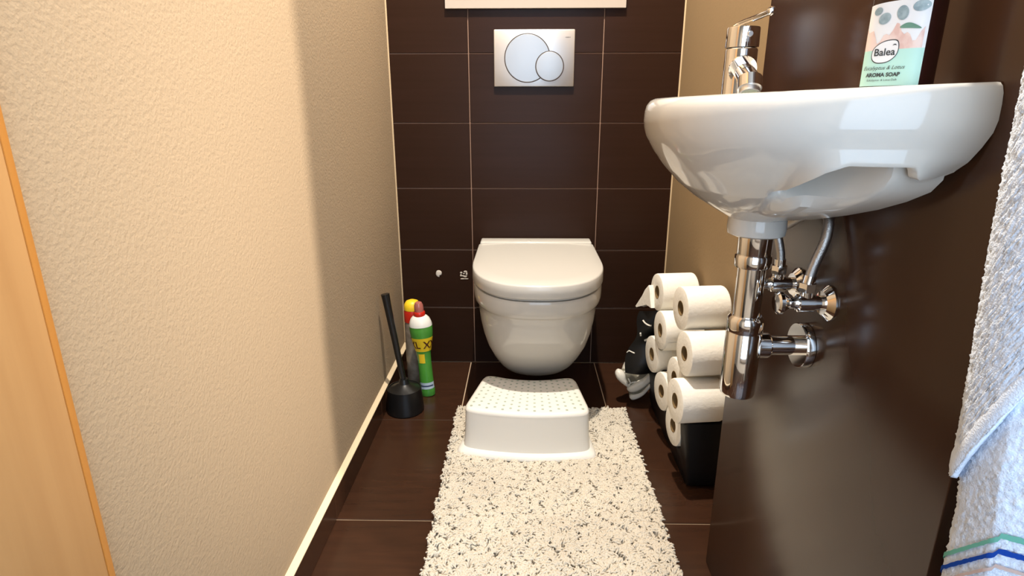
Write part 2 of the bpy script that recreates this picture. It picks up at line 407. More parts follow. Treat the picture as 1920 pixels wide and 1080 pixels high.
# ------------------------------------------------------------------ step stool
t = thing('step_stool', 'white plastic step stool with dotted top on the rug before the toilet', 'step stool', (.180, -.49, .0135), (0, 0, math.radians(-2.5)))
def sring(hw, yf, yb, bow_f, bow_b, z, rc=.03, hwb=None, N=16):
    """kidney plan: convex front, concave back, rounded corners; hwb = half width at back"""
    hwb = hw if hwb is None else hwb
    pts = []
    for i in range(N+1):
        u = -1+2*i/N; pts.append((u*hw, yf-bow_f*(1-u*u)))
    for i in range(N+1):
        u = 1-2*i/N; pts.append((u*hwb, yb-bow_b*(1-u*u)))
    # round corners by resampling with local smoothing
    dense = []
    m = len(pts)
    for i in range(m):
        a, b = pts[i], pts[(i+1) % m]
        q = 24 if i in (N, 2*N+1) else 6
        for k in range(q): dense.append((a[0]+(b[0]-a[0])*k/q, a[1]+(b[1]-a[1])*k/q))
    P = np.array(dense); 
    seg = np.linalg.norm(np.roll(P, -1, 0)-P, axis=1); cum = np.concatenate([[0], np.cumsum(seg)]); T = cum[-1]
    S = np.linspace(0, T, 161)[:-1]; Pc = np.vstack([P, P[:1]])
    Q = np.stack([np.interp(S, cum, Pc[:, 0]), np.interp(S, cum, Pc[:, 1])], 1)
    wdt = int(rc/(T/160)); ker = np.ones(2*wdt+1)/(2*wdt+1)
    for _ in range(2):
        Q = np.stack([np.convolve(np.concatenate([Q[-wdt:, c], Q[:, c], Q[:wdt, c]]), ker, 'valid') for c in (0, 1)], 1)
    return [(x, y, z) for x, y in Q]
HS = .122
def sr(e, z, rc=.02): return sring(.158+e, -.092-e, .105+e*.8, .022, .028, z, rc, hwb=.124+e)
wall = [sr(.006, .012), sr(.0055, .016), sr(.002, .06), sr(0, HS-.010)]
v, f = loft(wall, False, False); obj('side_wall', v, f, M['stool'], t, angle=50)
top = [sr(.0002, HS-.012), sr(.0002, HS-.007), sr(-.004, HS-.002), sr(-.010, HS), sr(-.05, HS+.0008), sr(-.085, HS+.001)]
v, f = loft(top, False, True); obj('step_top', v, f, M['stool'], t, angle=50)
fl_ = [sr(.004, .0165), sr(.007, .0158), sr(.0145, .0125), sr(.019, .0065), sr(.0195, .001), sr(.015, 0), sr(.004, .001)]
v, f = loft(fl_, False, False); obj('foot_flange', v, f, M['stool'], t, angle=60)
dots = []
for j in range(9):
    for i in range(15):
        u = -1+2*i/14; s = j/8
        hwj = .118+(.150-.118)*(1-s) - .012
        y0 = -.082-.018*(1-u*u)+.006; y1 = .088-.024*(1-u*u)-.004
        x = u*hwj; y = y0+(y1-y0)*s+(.004 if i % 2 else -.004)
        dv, df = lathe([(.0036, 0), (.0033, .0006), (.002, .0009), (.0002, .001)], 8, 'Z', (x, y, HS+.0003)); dots.append((dv, df))
v, f = join(*dots); obj('grip_dots', v, f, M['stool_dot'], t, kind='stuff')

# ------------------------------------------------------------------ toilet brush
t = thing('toilet_brush', 'black toilet brush standing in its round holder against the left wall', 'toilet brush', (-.176, -.342, 0))
prof = [(.0, .002), (.051, .0), (.0535, .003), (.0535, .010), (.051, .045), (.0485, .068), (.0485, .0725), (.046, .0735), (.0445, .071), (.045, .06), (.046, .012), (.0, .011)]
v, f = lathe(prof, 48); obj('holder', v, f, M['black'], t)
v, f = lathe([(.030, .07), (.0445, .0705), (.0445, .0715), (.028, .078), (.016, .086), (.012, .10)], 40); obj('holder_lid', v, f, M['black'], t)
hb, ht = Vector((.0, .0, .085)), Vector((-.040, .010, .352))
v, f = tube([hb+(ht-hb)*k for k in (0, .06, .2, .4, .6, .75, .9, .96, 1)], lambda s: .0075+.0045*s**1.2, 20); obj('handle', v, f, M['black'], t)
v, f = lathe([(.0, .02), (.026, .022), (.032, .035), (.032, .06), (.024, .068), (.006, .07)], 24); obj('brush_head', v, f, M['black_soft'], t)

# ------------------------------------------------------------------ cleaner bottles
t = thing('cleaner_bottle', 'green and white toilet cleaner bottle with red cap beside the toilet brush', 'bottle', (-.125, -.245, 0), (0, math.radians(-3.2), 0))
def ering(rx, ry, z, n=36): return [(rx*math.cos(2*PI*i/n), ry*math.sin(2*PI*i/n), z) for i in range(n)]
body = [(.018, .0), (.0215, .002), (.0225, .008), (.0225, .022), (.0212, .028), (.021, .05), (.0205, .08), (.0205, .115), (.0215, .138), (.0245, .155), (.0285, .174), (.0320, .192), (.0342, .210), (.0345, .220), (.0342, .228)]
v, f = loft([ering(r, r*.82, z) for r, z in body]); obj('bottle_body', v, f, M['green'], t)
sh = [(.0342, .2282), (.0338, .233), (.0315, .242), (.0275, .251), (.022, .257), (.016, .2605), (.013, .261)]
v, f = loft([ering(r, r*.85, z) for r, z in sh]); obj('bottle_shoulder', v, f, M['cl_white'], t)
v, f = lathe([(.0, .2585), (.0165, .2585), (.017, .261), (.017, .269), (.015, .272), (.0, .2725)], 32); obj('cap_ring', v, f, M['red'], t)
v, f = lathe([(.0135, .2705), (.0138, .281), (.013, .292), (.010, .299), (.005, .302), (.0, .3025)], 28); obj('cap', v, f, M['red_clear'], t)
def band(prof, a0, a1, n=24, e=.0006, sq=.82):
    V = []
    for r, z in prof:
        for i in range(n+1):
            a = a0+(a1-a0)*i/n; V.append(((r+e)*math.cos(a), (r+e)*sq*math.sin(a)-e*.3, z))
    F = [(k*(n+1)+i, k*(n+1)+i+1, (k+1)*(n+1)+i+1, (k+1)*(n+1)+i) for k in range(len(prof)-1) for i in range(n)]
    return V, F
def rad_at(z):
    return float(np.interp(z, [b for a, b in body], [a for a, b in body]))
yl = obj('yellow_label', *band([(rad_at(z), z) for z in (.150, .158, .166, .174, .182, .188, .194)], PI*1.05, PI*1.98), M['yellow'], t)
lt = []
for k, (wd, a) in enumerate((('XXL', 1.13), ('XXL', 1.90))):
    tv, tf = text_mesh(wd, .033, bold=.0007)
    out = []
    for x, y, z in tv:
        zz = .171+y; r = rad_at(zz)+.0012; aa = PI*a+x/.030
        out.append((r*math.cos(aa), r*.82*math.sin(aa)-.0004, zz))
    lt.append((out, tf))
obj('lettering', *join(*lt), M['brown_ink'], yl, smooth=False)
obj('yellow_patch', *band([(rad_at(z), z) for z in (.112, .122, .132, .142)], PI*1.30, PI*1.58), M['yellow'], t)
lb = obj('base_label', *band([(rad_at(z), z) for z in (.026, .032, .040, .047)], PI*1.15, PI*1.95), M['label_blue'], t)
obj('label_stripe', *band([(rad_at(z)+.0004, z) for z in (.0345, .037, .0385)], PI*1.2, PI*1.85), M['ink_navy'], lb)

t = thing('spray_can', 'grey bottle with red and yellow top half hidden behind the green cleaner', 'bottle', (-.176, -.165, 0))
v, f = lathe([(.0, .0), (.023, .0), (.0265, .004), (.0265, .15), (.026, .205), (.024, .212), (.0, .213)], 36); obj('can_body', v, f, M['can_grey'], t)
v, f = lathe([(.024, .210), (.0265, .213), (.0265, .245), (.024, .252), (.0, .2525)], 36); obj('collar', v, f, M['red'], t)
v, f = loft([ering(r, r, z) for r, z in ((.0255, .2505), (.0255, .258), (.024, .268), (.018, .277), (.008, .281), (.001, .2815))]); obj('cap', v, f, M['yellow'], t)
lt = []
for k, ch in enumerate('O2A'):
    tv, tf = text_mesh('O' if k == 0 else ('C' if k == 1 else 'I'), .018)
    out = []
    for x, y, z in tv:
        aa = PI*1.52+x/.0265; out.append((.0271*math.cos(aa), .0271*math.sin(aa), .165-k*.026+y))
    lt.append((out, tf))
obj('lettering', lt[0][0], lt[0][1], M['dark_gap'], t, smooth=False)

# ------------------------------------------------------------------ wash basin
BX, BY = XP, -1.175
A_, D_, NE = .229, .2135, 2.25
U0, RB = .079, .033
def outl(psi):
    if psi <= PI:
        c, s = math.cos(psi), abs(math.sin(psi))
        return D_*s**(2/NE), -A_*math.copysign(abs(c)**(2/NE), c)
    c = math.cos(psi); return 0.0, -A_*c
def bossp(psi, r=RB): return U0+r*math.sin(psi), -r*math.cos(psi)
BASE = [(.853, .17), (.8525, .11), (.850, .06), (.845, .024), (.838, .006), (.828, 0), (.82, .008), (.81, .035), (.795, .115), (.775, .255), (.757, .42), (.742, .60), (.731, .77), (.7225, .92), (.718, 1.0)]
def basew(z): 
    zz = [b[0] for b in BASE][::-1]; ww = [b[1] for b in BASE][::-1]
    return float(np.interp(z, zz, ww))
NEARB = [(.86, .12), (.785, .145), (.772, .19), (.760, .30), (.748, .44), (.738, .60), (.727, .79), (.7225, .92), (.718, 1.0)]
def nearw(z): return float(np.interp(z, [q_[0] for q_ in NEARB][::-1], [q_[1] for q_ in NEARB][::-1]))
psis = []
for i in range(150):
    s = i/149; psis.append(PI*s**1.7)
for i in range(1, 60): psis.append(PI+PI*i/60)
phi0 = math.radians(36)      # skirt merges with the bowl from here to the far end
def zl(psi):                 # lower edge of the skirt
    d = math.degrees(psi)
    return float(np.interp(d, [0, 3, 7.6, 8.6, 9.4, 10, 23, 27, 30, 33, 36], [.793, .788, .787, .789, .795, .7975, .7975, .791, .781, .770, .766]))
def P3(u, t, z): return (BX-u, BY+t, z)
def lerp_pt(psi, wv, z):
    if z > .828: wv *= min(1, max(.2, math.degrees(psi)/38))
    a = outl(psi); b = bossp(psi)
    tilt = .007*(1-a[0]/D_) if z > .80 else 0
    tilt *= max(0, min(1, (z-.80)/.045))
    return P3(a[0]+(b[0]-a[0])*wv, a[1]+(b[1]-a[1])*wv, z+tilt)
cols = []
for psi in psis:
    near = psi < phi0
    b = 0.0
    if near: b = min(1, (phi0-psi)/math.radians(12)); b = b*b*(3-2*b)
    Z = zl(psi) if near else .766
    col = []
    # inner bowl
    iu, it = .112+.076*math.sin(psi), -.035-.125*math.cos(psi)
    o_ = outl(psi)
    for (k, z) in ((1.0, .735), (.85, .738), (.45, .762), (.2, .80), (.10, .838), (.07, .848)):
        col.append(P3(iu+(.112-iu)*k*.98, it+(-.035-it)*k*.98, z+.006*(1-iu/D_)))
    # rim and outer side down to Z
    for z in (.853, .8525, .850, .8475, .845, .8415, .838, .833, .828, .82, .81): col.append(lerp_pt(psi, basew(z), z))
    wz = 0
    for k in range(1, 9):
        z = .81+(Z-.81)*k/8
        wb_ = basew(z); sk_ = .035+.012*k/8
        if psi < math.radians(10): sk_ = max(sk_, float(np.interp(z, [.785, .80, .81, .83], [.15, .07, .035, .0])))*(1-psi/math.radians(10))+sk_*psi/math.radians(10)
        wz = wb_*(1-b)+min(sk_, wb_)*b if near else wb_
        col.append(lerp_pt(psi, wz, z))
    # lip and pocket
    wl_ = wz+.05*b
    col.append(lerp_pt(psi, wz+.006*b, Z-.0015*b)); col.append(lerp_pt(psi, wl_, Z-.0005*b))
    zp = Z+.024*b
    col.append(lerp_pt(psi, wl_+.012*b, zp))
    dg_ = math.degrees(psi); win_ = math.sin(PI*max(0, min(1, (dg_-11)/26)))**.7 if 11 < dg_ < 37 else 0
    mixw = lambda z: basew(z)*(1-b)+nearw(z)*b+.42*win_*math.exp(-((z-.786)/.021)**2)
    col.append(lerp_pt(psi, max(mixw(zp), wl_+.02*b) if b > 0 else wz, zp))
    for k in range(1, 7):
        z = zp+(.752-zp)*k/6; col.append(lerp_pt(psi, mixw(z), z))
    for z in (.742, .731, .7225, .718): col.append(lerp_pt(psi, mixw(z), z))
    for (r, z) in ((.033, .714), (.0335, .706), (.0325, .699), (.029, .697), (.004, .697)):
        q = bossp(psi, r); col.append(P3(q[0], q[1], z))
    cols.append(col)
n = len(cols); m = len(cols[0])
rings = [[cols[i][k] for i in range(n)] for k in range(m)]
t = thing('wash_basin', 'white ceramic hand basin mounted on the dark brown wall at right', 'basin', (BX, BY, .697))
v, f = loft(rings); obj('basin_shell', v, f, M['ceramic'], t, angle=42, off=(BX, BY, .697))
v, f = lathe([(.0, .7355), (.018, .7355), (.019, .738), (.012, .7405), (.0, .741)], 28, 'Z', (-.112, -.035, -.697)); obj('drain_cap', v, f, M['chrome'], t)

# ------------------------------------------------------------------ tap
FX, FY, FZ = .452, -1.035, .8465
t = thing('mixer_tap', 'chrome single lever mixer tap on the far end of the basin', 'tap', (FX, FY, FZ))
v, f = lathe([(.0, 0), (.0245, 0), (.0245, .0025), (.0215, .004), (.0205, .006), (.0203, .068), (.0195, .0695), (.019, .070)], 48); obj('tap_body', v, f, M['chrome'], t)
rings = []
for r, z, sl in ((.019, .0705, 0), (.0208, .071, 0), (.0210, .073, 0), (.0206, .094, .2), (.0200, .0955, .2), (.018, .0962, .2), (.002, .0965, .2)):
    rings.append([(r*math.cos(2*PI*i/48), r*math.sin(2*PI*i/48), z-sl*r*math.sin(2*PI*i/48)*0-(sl*.35*r*math.cos(2*PI*i/48)*-1)*.0+sl*.5*r*(-math.sin(2*PI*i/48))*-1*.0) for i in range(48)])
v, f = loft(rings); cap_o = obj('tap_head', v, f, M['chrome'], t)
v, f = lathe([(.0, -.0222), (.003, -.0222), (.0038, -.021), (.004, -.0195)], 20, 'Y', (.002, 0, .086)); obj('grub_screw_cap', v, f, M['satin'], t)
lv = obj('lever', *tube(spline([(-.010, .006, .0962), (-.004, .0, .1005), (.004, -.030, .1035), (.008, -.062, .1055)], 6), .0036, 14), M['chrome'], t)
v, f = lathe([(.0, -.0055), (.0035, -.0045), (.0052, -.001), (.0052, .0015), (.0035, .0045), (.0, .0055)], 20, 'Y', (.008, -.066, .1057)); obj('lever_knob', v, f, M['chrome'], lv)
sp_dir = Vector((-.12, -.86, -.28)).normalized()
p0 = Vector((-.002, -.016, .044))
v, f = tube([p0, p0+sp_dir*.004, p0+sp_dir*.0042], lambda s: .0175, 28)
obj('spout_collar', v, f, M['chrome'], t)
v, f = tube([p0+sp_dir*k for k in (0, .02, .045, .062)], .0125, 28); sp_o = obj('spout', v, f, M['chrome'], t)
p1 = p0+sp_dir*.056; ad = Vector((-.10, -.45, -.85)).normalized()
v, f = tube([p1-ad*.004, p1+ad*.004, p1+ad*.010, p1+ad*.0105], lambda s: .0142, 28); obj('spout_tip', v, f, M['chrome'], sp_o)
v, f = tube([p1+ad*.0103, p1+ad*.017, p1+ad*.0172], lambda s: .0125, 28); obj('aerator', v, f, M['satin'], sp_o)
v, f = tube([p1+ad*.0170, p1+ad*.0178], .0098, 24); obj('aerator_mesh', v, f, M['stool_dot'], sp_o)

# ------------------------------------------------------------------ bottle trap
SX, SY = .444, -1.176
t = thing('bottle_trap', 'chrome bottle trap with wall pipe hanging under the basin', 'drain trap', (SX, SY, .487))
L = lambda pr: [(r, z-.487) for r, z in pr]
v, f = lathe(L([(.0, .70), (.0195, .70), (.0195, .672), (.0185, .670), (.0, .670)]), 40); obj('tail_nut', v, f, M['chrome'], t)
v, f = lathe(L([(.0, .673), (.0205, .673), (.0212, .671), (.0212, .660), (.0205, .658), (.0, .658)]), 40); obj('collar_ring', v, f, M['chrome'], t)
v, f = lathe(L([(.0, .66), (.0165, .66), (.0162, .59), (.0, .588)]), 40); obj('tail_pipe', v, f, M['chrome'], t)
v, f = lathe(L([(.0, .596), (.018, .596), (.0212, .592), (.0218, .588), (.0218, .5765), (.0212, .5755), (.0212, .5745), (.0218, .5735), (.0218, .493), (.0205, .489), (.0, .487)]), 44); obj('trap_cup', v, f, M['chrome'], t)
zz = .5555-.487
v, f = lathe([(.0, .015), (.0165, .017), (.0165, .030), (.0150, .032), (.0, .032)], 28, 'X', (0, 0, zz)); obj('outlet_nut', v, f, M['chrome'], t)
v, f = lathe([(.0, .018), (.0125, .018), (.0125, XP-SX), (.0, XP-SX)], 28, 'X', (0, 0, zz)); obj('wall_pipe', v, f, M['chrome'], t)
e = XP-SX
v, f = lathe([(.0130, e-.011), (.0275, e-.011), (.0285, e-.0095), (.0285, e-.0005), (.0, e-.0002)], 44, 'X', (0, 0, zz)); obj('wall_rose', v, f, M['chrome'], t)
# ------------------------------------------------------------------ angle valves
def valve(loc, label, rr):
    t = thing('angle_valve', label, 'valve', loc, (0, 0, 0), 'angle valves under the basin')
    v, f = lathe([(.008, -.008), (.014, -.0085), (rr*.85, -.005), (rr, -.002), (rr, -.0003), (.0, -.0002)], 36, 'X'); obj('wall_rose', v, f, M['chrome'], t)
    v, f = lathe([(.0, -.001), (.0085, -.002), (.0085, -.018), (.0105, -.019), (.0105, -.036), (.008, -.037), (.0065, -.040), (.0065, -.046), (.0, -.046)], 28, 'X'); obj('valve_body', v, f, M['chrome'], t)
    v, f = lathe([(.0, -.044), (.006, -.045), (.009, -.049), (.0135, -.055), (.0135, -.059), (.011, -.061), (.0, -.0615)], 24, 'X'); obj('valve_knob', v, f, M['chrome'], t)
    v, f = lathe([(.0, .004), (.0075, .006), (.0075, .016), (.0, .016)], 24, 'Z', (-.027, 0, 0)); obj('outlet', v, f, M['chrome'], t)
    v, f = lathe([(.0, .014), (.0098, .0142), (.0098, .0245), (.0, .025)], 6, 'Z', (-.027, 0, 0)); obj('compression_nut', v, f, M['chrome'], t, smooth=False)
    return t
valve((XP, -1.213, .624), 'chrome angle valve nearer the towel with its round rose in view', .021)
valve((XP, -1.135, .624), 'chrome angle valve half hidden behind the bottle trap', .021)
hz = [(.4957, -1.213, .648), (.499, -1.213, .668), (.508, -1.2125, .700), (.511, -1.205, .723), (.507, -1.185, .728), (.500, -1.160, .715), (.494, -1.135, .700), (.492, -1.11, .700), (.480, -1.075, .73), (.462, -1.045, .79)]
base = hz[0]
t = thing('supply_hose', 'braided steel hose rising from the nearer angle valve and looping under the basin', 'hose', base, group='braided supply hoses')
v, f = tube(spline(hz, 8), .0058, 14); obj('braid', v, f, M['braid'], t, off=base)
v, f = tube([hz[0], (.4970, -1.213, .657)], .0072, 14); obj('ferrule', v, f, M['chrome'], t, off=base)
hz = [(.4957, -1.135, .648), (.4945, -1.135, .665), (.488, -1.132, .69), (.482, -1.12, .71), (.474, -1.07, .745), (.460, -1.03, .79)]
base = hz[0]
t = thing('supply_hose', 'short braided hose rising from the valve behind the bottle trap', 'hose', base, group='braided supply hoses')
v, f = tube(spline(hz, 8), .0052, 14); obj('braid', v, f, M['braid'], t, off=base)
v, f = tube([hz[0], (.4952, -1.135, .657)], .0068, 14); obj('ferrule', v, f, M['chrome'], t, off=base)

# ------------------------------------------------------------------ soap bottle
SB = (.4815, -1.3365, .8525)
t = thing('soap_bottle', 'brown liquid soap bottle with mint and white label on the basin rim', 'bottle', SB, (0, 0, math.radians(-53)))
# local x runs along the label, local -y faces the viewer side
def bring(w_, d_, z, n=48, e=3.2):
    r = []
    for i in range(n):
        a = 2*PI*i/n; c, s = math.cos(a), math.sin(a)
        r.append((w_*math.copysign(abs(c)**(2/e), c), d_*math.copysign(abs(s)**(2/e), s), z))
    return r
v, f = loft([bring(.023, .018, 0), bring(.025, .0195, .001), bring(.0255, .020, .003), bring(.0255, .020, .0052)]); obj('bottle_base', v, f, M['soap_base'], t)
v, f = loft([bring(.0255, .020, .0054), bring(.0255, .020, .080), bring(.0245, .019, .090), bring(.019, .015, .099, e=2.6), bring(.010, .010, .104, e=2), bring(.0095, .0095, .112, e=2)]); obj('bottle_body', v, f, M['soap'], t)
v, f = lathe([(.0, .108), (.012, .108), (.012, .122), (.006, .124), (.0045, .126), (.0045, .14), (.008, .141), (.008, .150), (.0, .151)], 28); obj('pump', v, f, M['black'], t)
v, f = tube([(0, 0, .147), (0, -.015, .148), (0, -.03, .146), (0, -.034, .142)], .0035, 12); obj('pump_nozzle', v, f, M['black'], t)
def onlab(x, z, e=.0004):      # point on the front of the bottle
    u = min(.999, abs(x)/.0255); y = -.020*(1-u**3.2)**(1/3.2)
    return (x, y-e, z)
LW = .0225
def patch(x0, x1, z0, z1, e, n=20):
    V = []; F = []
    for k in (0, 1):
        for i in range(n+1):
            x = x0+(x1-x0)*i/n; z = z1(x) if (k and callable(z1)) else (z0, z1)[k]
            V.append(onlab(x, z, e))
    F = [(i, i+1, n+2+i, n+1+i) for i in range(n)]
    return V, F
topz = lambda x: .0695+.0015*(1-(x/LW)**2)
lab = obj('label', *patch(-LW, LW, .0065, topz, .0004), M['lab_white'], t)
obj('mint_field', *patch(-LW, LW, .0065, .0345, .0006), M['lab_mint'], lab)
obj('pink_field', *patch(-LW, LW*.93, .0345, lambda x: .047+.005*math.sin(x*260+1)+.003*math.sin(x*700), .0006), M['lab_pink'], lab)
def flatpoly(pts, e): 
    cx_ = sum(p[0] for p in pts)/len(pts); cz_ = sum(p[1] for p in pts)/len(pts)
    V = [onlab(cx_, cz_, e)]+[onlab(x, z, e) for x, z in pts]; k = len(pts)
    return V, [(0, 1+i, 1+(i+1) % k) for i in range(k)]
def ell(cx_, cz_, a, b, rot=0, n=24):
    return [(cx_+a*math.cos(q)*math.cos(rot)-b*math.sin(q)*math.sin(rot), cz_+a*math.cos(q)*math.sin(rot)+b*math.sin(q)*math.cos(rot)) for q in [2*PI*i/n for i in range(n)]]
for (a, b, c, d, r) in ((-.0085, .0585, .0048, .0042, .5), (.0045, .0615, .0042, .0055, .2), (.0165, .0655, .0055, .004, .1), (-.0145, .0645, .0035, .003, .3)):
    obj('leaf_print', *flatpoly(ell(a, b, c, d, r), .0008), M['leaf_grey'], lab)
obj('leaf_print', *flatpoly(smooth_closed([(.004, .0505), (.008, .0535), (.013, .0530), (.019, .0490), (.012, .0495)], 4), .0008), M['leaf_green'], lab)
oval = smooth_closed([(-.0135, .0285), (-.0130, .0355), (-.006, .0405), (.003, .0410), (.0055, .0365), (.0045, .0300), (-.001, .0255), (-.009, .0250)], 6)
obj('logo_outline', *flatpoly([(x*1.06+.0002, (z-.033)*1.09+.033) for x, z in oval], .0009), M['ink'], lab)
obj('logo_field', *flatpoly(oval, .0011), M['lab_white'], lab)
def label_text(nm, body, size, x, z, mat, e=.0014, **kw):
    tv, tf = text_mesh(body, size, **kw)
    return obj(nm, [onlab(x+a, z+b, e) for a, b, c in tv], tf, mat, lab, smooth=False)
label_text('brand_lettering', 'Balea', .0078, -.0042, .0325, M['ink'], bold=.00012)
obj('logo_accent', *flatpoly([(.0012, .0372), (.0022, .0385), (.0035, .0385), (.0045, .0372), (.0035, .0378), (.0022, .0378)], .0014), M['ink'], lab)
label_text('script_lettering', 'Eucalyptus & Lotus', .0042, -.0035, .0205, M['ink'], shear=.35)
label_text('product_lettering', 'AROMA SOAP', .0042, -.0030, .0150, M['ink'], bold=.00016)
label_text('small_lettering', 'Eukalyptus- & Lotus-Duft', .0023, -.0030, .0110, M['ink'])

# ------------------------------------------------------------------ toilet rolls and their torn pack
RR, RL = .0495, .098
def roll_meshes():
    prof = [(.0165, .001), (.0465, 0), (.0487, .001), (RR, .004), (RR, RL-.004), (.0485, RL-.001), (.0465, RL), (.0165, RL-.001)]
    n = 44; ring = []
    for r, h in prof:
        ring.append([(h, r*math.cos(2*PI*i/n)*(1+.012*math.sin(3*2*PI*i/n) if r > .03 else 1), r*math.sin(2*PI*i/n)*(1.0 if r > .03 else 1.08)) for i in range(n)])
    v, f = loft(ring+[ring[0]], False, False)
    n2 = 28; rc = []
    for r, h in ((.0150, .0005), (.0164, .0005), (.0164, RL-.0005), (.0150, RL-.0005)):
        rc.append([(h, r*math.cos(2*PI*i/n2), r*math.sin(2*PI*i/n2)*1.08) for i in range(n2)])
    v2, f2 = loft(rc+[rc[0]], False, False)
    return v, f, v2, f2
RV = roll_meshes()
rolls = [  # face centre x, y, z ; label
    (.520, -.615, .412, 'toilet roll at the top right of the pile, nearest the basin'),
    (.520, -.674, .327, 'toilet roll directly below the top right roll'),
    (.502, -.697, .224, 'bright toilet roll lowest of those in front, above the black film'),
    (.527, -.612, .113, 'toilet roll lowest in the pile, mostly tucked inside the black film'),
    (.520, -.383, .377, 'toilet roll at the top left with a loose sheet hanging off it'),
    (.514, -.470, .303, 'toilet roll in the middle of the pile beside the top right roll'),
    (.512, -.408, .210, 'toilet roll furthest left, touching the crumpled grey wrapper'),
    (.526, -.590, .228, 'toilet roll mostly hidden between the three front rolls'),
    (.520, -.506, .150, 'toilet roll low on the left rim of the black film'),
]
first = None
for k, (x, y, z, lb) in enumerate(rolls):
    t = thing('toilet_roll', lb, 'toilet roll', (x, y, z), (random.uniform(0, 6.28), 0, math.radians(random.uniform(5, 9))), 'toilet rolls in the torn pack')
    if first is None:
        a = obj('paper', RV[0], RV[1], M['paper'], t, angle=50); b = obj('cardboard_tube', RV[2], RV[3], M['core'], t)
        first = (a, b)
    else:
        for q in first:
            c = q.copy(); COL.objects.link(c); c.parent = t
    if k in (4,):
        # loose sheet peeling off towards the left
        t.rotation_euler[0] = 0
        ol = [(-.3506, .3871), (-.3290, .3680), (-.3124, .3451), (-.2729, .3021), (-.3439, .3308), (-.3760, .3305), (-.3660, .3500), (-.3590, .3720)]
        rg = []
        for xx, sc_ in ((-.0095, .9), (-.0085, 1), (.004, 1), (.012, .9)):
            rg.append([(xx-.10*(p[0]+.383)-.012*(.40-p[1])*0, (-.383+(p[0]+.383)*sc_)+.383, p[1]-.377) for p in ol])
        v, f = loft(rg); obj('loose_sheet', v, f, M['paper'], t)
    if k == 5:
        v, f = loft([[(x_, y_*RR, -RR*.55-.045*q_) for x_, y_ in ((.006, -.93), (.092, -.93), (.092, .80), (.006, .80))] for q_ in (0, .5, 1)], True, True)
        t.rotation_euler[0] = 0
        rg = []
        for i in range(9):
            a_ = PI*(1.10+.5*i/8); rr = RR+.0012+max(0, i-4)*.0006
            rg.append([(x_, rr*math.cos(a_)*1.0, rr*math.sin(a_)-max(0, i-4)*.0015) for x_ in (.004, .094)])
        pts_ = [q_ for r_ in rg for q_ in r_]
        obj('loose_sheet', pts_, [(2*i, 2*i+1, 2*i+3, 2*i+2) for i in range(8)], M['paper'], t)
pk = thing('toilet_paper_pack', 'torn black plastic toilet paper pack with crumpled white grey wrapper on floor', 'packaging', (.58, -.55, 0))
off = (.58, -.55, 0)
sup = [(-.612, .113), (-.506, .150), (-.408, .210), (-.697, .224)]
def topz_(y):
    z = .185 if y > -.66 else .170
    if y > -.36: z = .17-(y+.36)*.6
    for (cy_, cz_) in sup:
        d = y-cy_
        if abs(d) < .0505: z = min(z, cz_-math.sqrt(.0515**2-d*d))
    return max(z, .012)
ys = [-.705+.42*i/70 for i in range(71)]
prof = [(-.690, 0.0), (-.700, .008), (-.707, .03)]+[(y, topz_(y)) for y in ys]+[(-.279, .03), (-.285, .006), (-.30, 0)]
rings = []
for x, ins in ((0, .007), (.002, .003), (.007, 0), (.082, 0)):
    rings.append([(x+.548-.019*min(1, z/.16)*(x < .05), y+(ins if y < -.5 else -ins)*(abs(y+.5) > .17), max(z-ins, 0) if z > .02 else z) for y, z in prof])
v, f = loft(rings, True, True); obj('film_body', v, f, M['film'], pk, off=off, angle=40)
# loose film standing up at the back, with pale printing
V = []; F = []; nu, nv = 26, 20
def filmpt(s, q, e=0):
    z = .12+.215*q-.035*s*q*q
    x = .628-.170*s*(1-.22*q)+.006*math.sin(q*9+s*3)*s
    y = -.255-.085*math.sin(s*2.2)+.010*math.sin(q*9+s*5)-e
    return (x, y, z)
for j in range(nv+1):
    for i in range(nu+1): V.append(filmpt(i/nu, j/nv))
F = [(j*(nu+1)+i, j*(nu+1)+i+1, (j+1)*(nu+1)+i+1, (j+1)*(nu+1)+i) for j in range(nv) for i in range(nu)]
lf = obj('loose_film', V, F, M['film'], pk, off=off)
def film_uv(x, z):
    q = (z-.12)/.19
    return ((.628-x)/(.170*(1-.22*q)), q)
mk = []
for path, r in (([(.503, .2833), (.506, .2760), (.512, .2700), (.5189, .2675)], .0022), ([(.5283, .2612), (.5333, .2532)], .002), ([(.4892, .2417), (.4898, .232)], .0026), ([(.505, .2130), (.514, .2180)], .0028), ([(.4677, .1715), (.472, .1775)], .0015), ([(.472, .1775), (.4873, .1743)], .0018)):
    P_ = [film_uv(*p_) for p_ in path]
    mk.append(tube(spline([filmpt(s_, q_, .003) for s_, q_ in P_], 5), r, 6))
v, f = join(*mk); obj('film_print', v, f, M['print_white'], lf, off=off, kind='stuff')
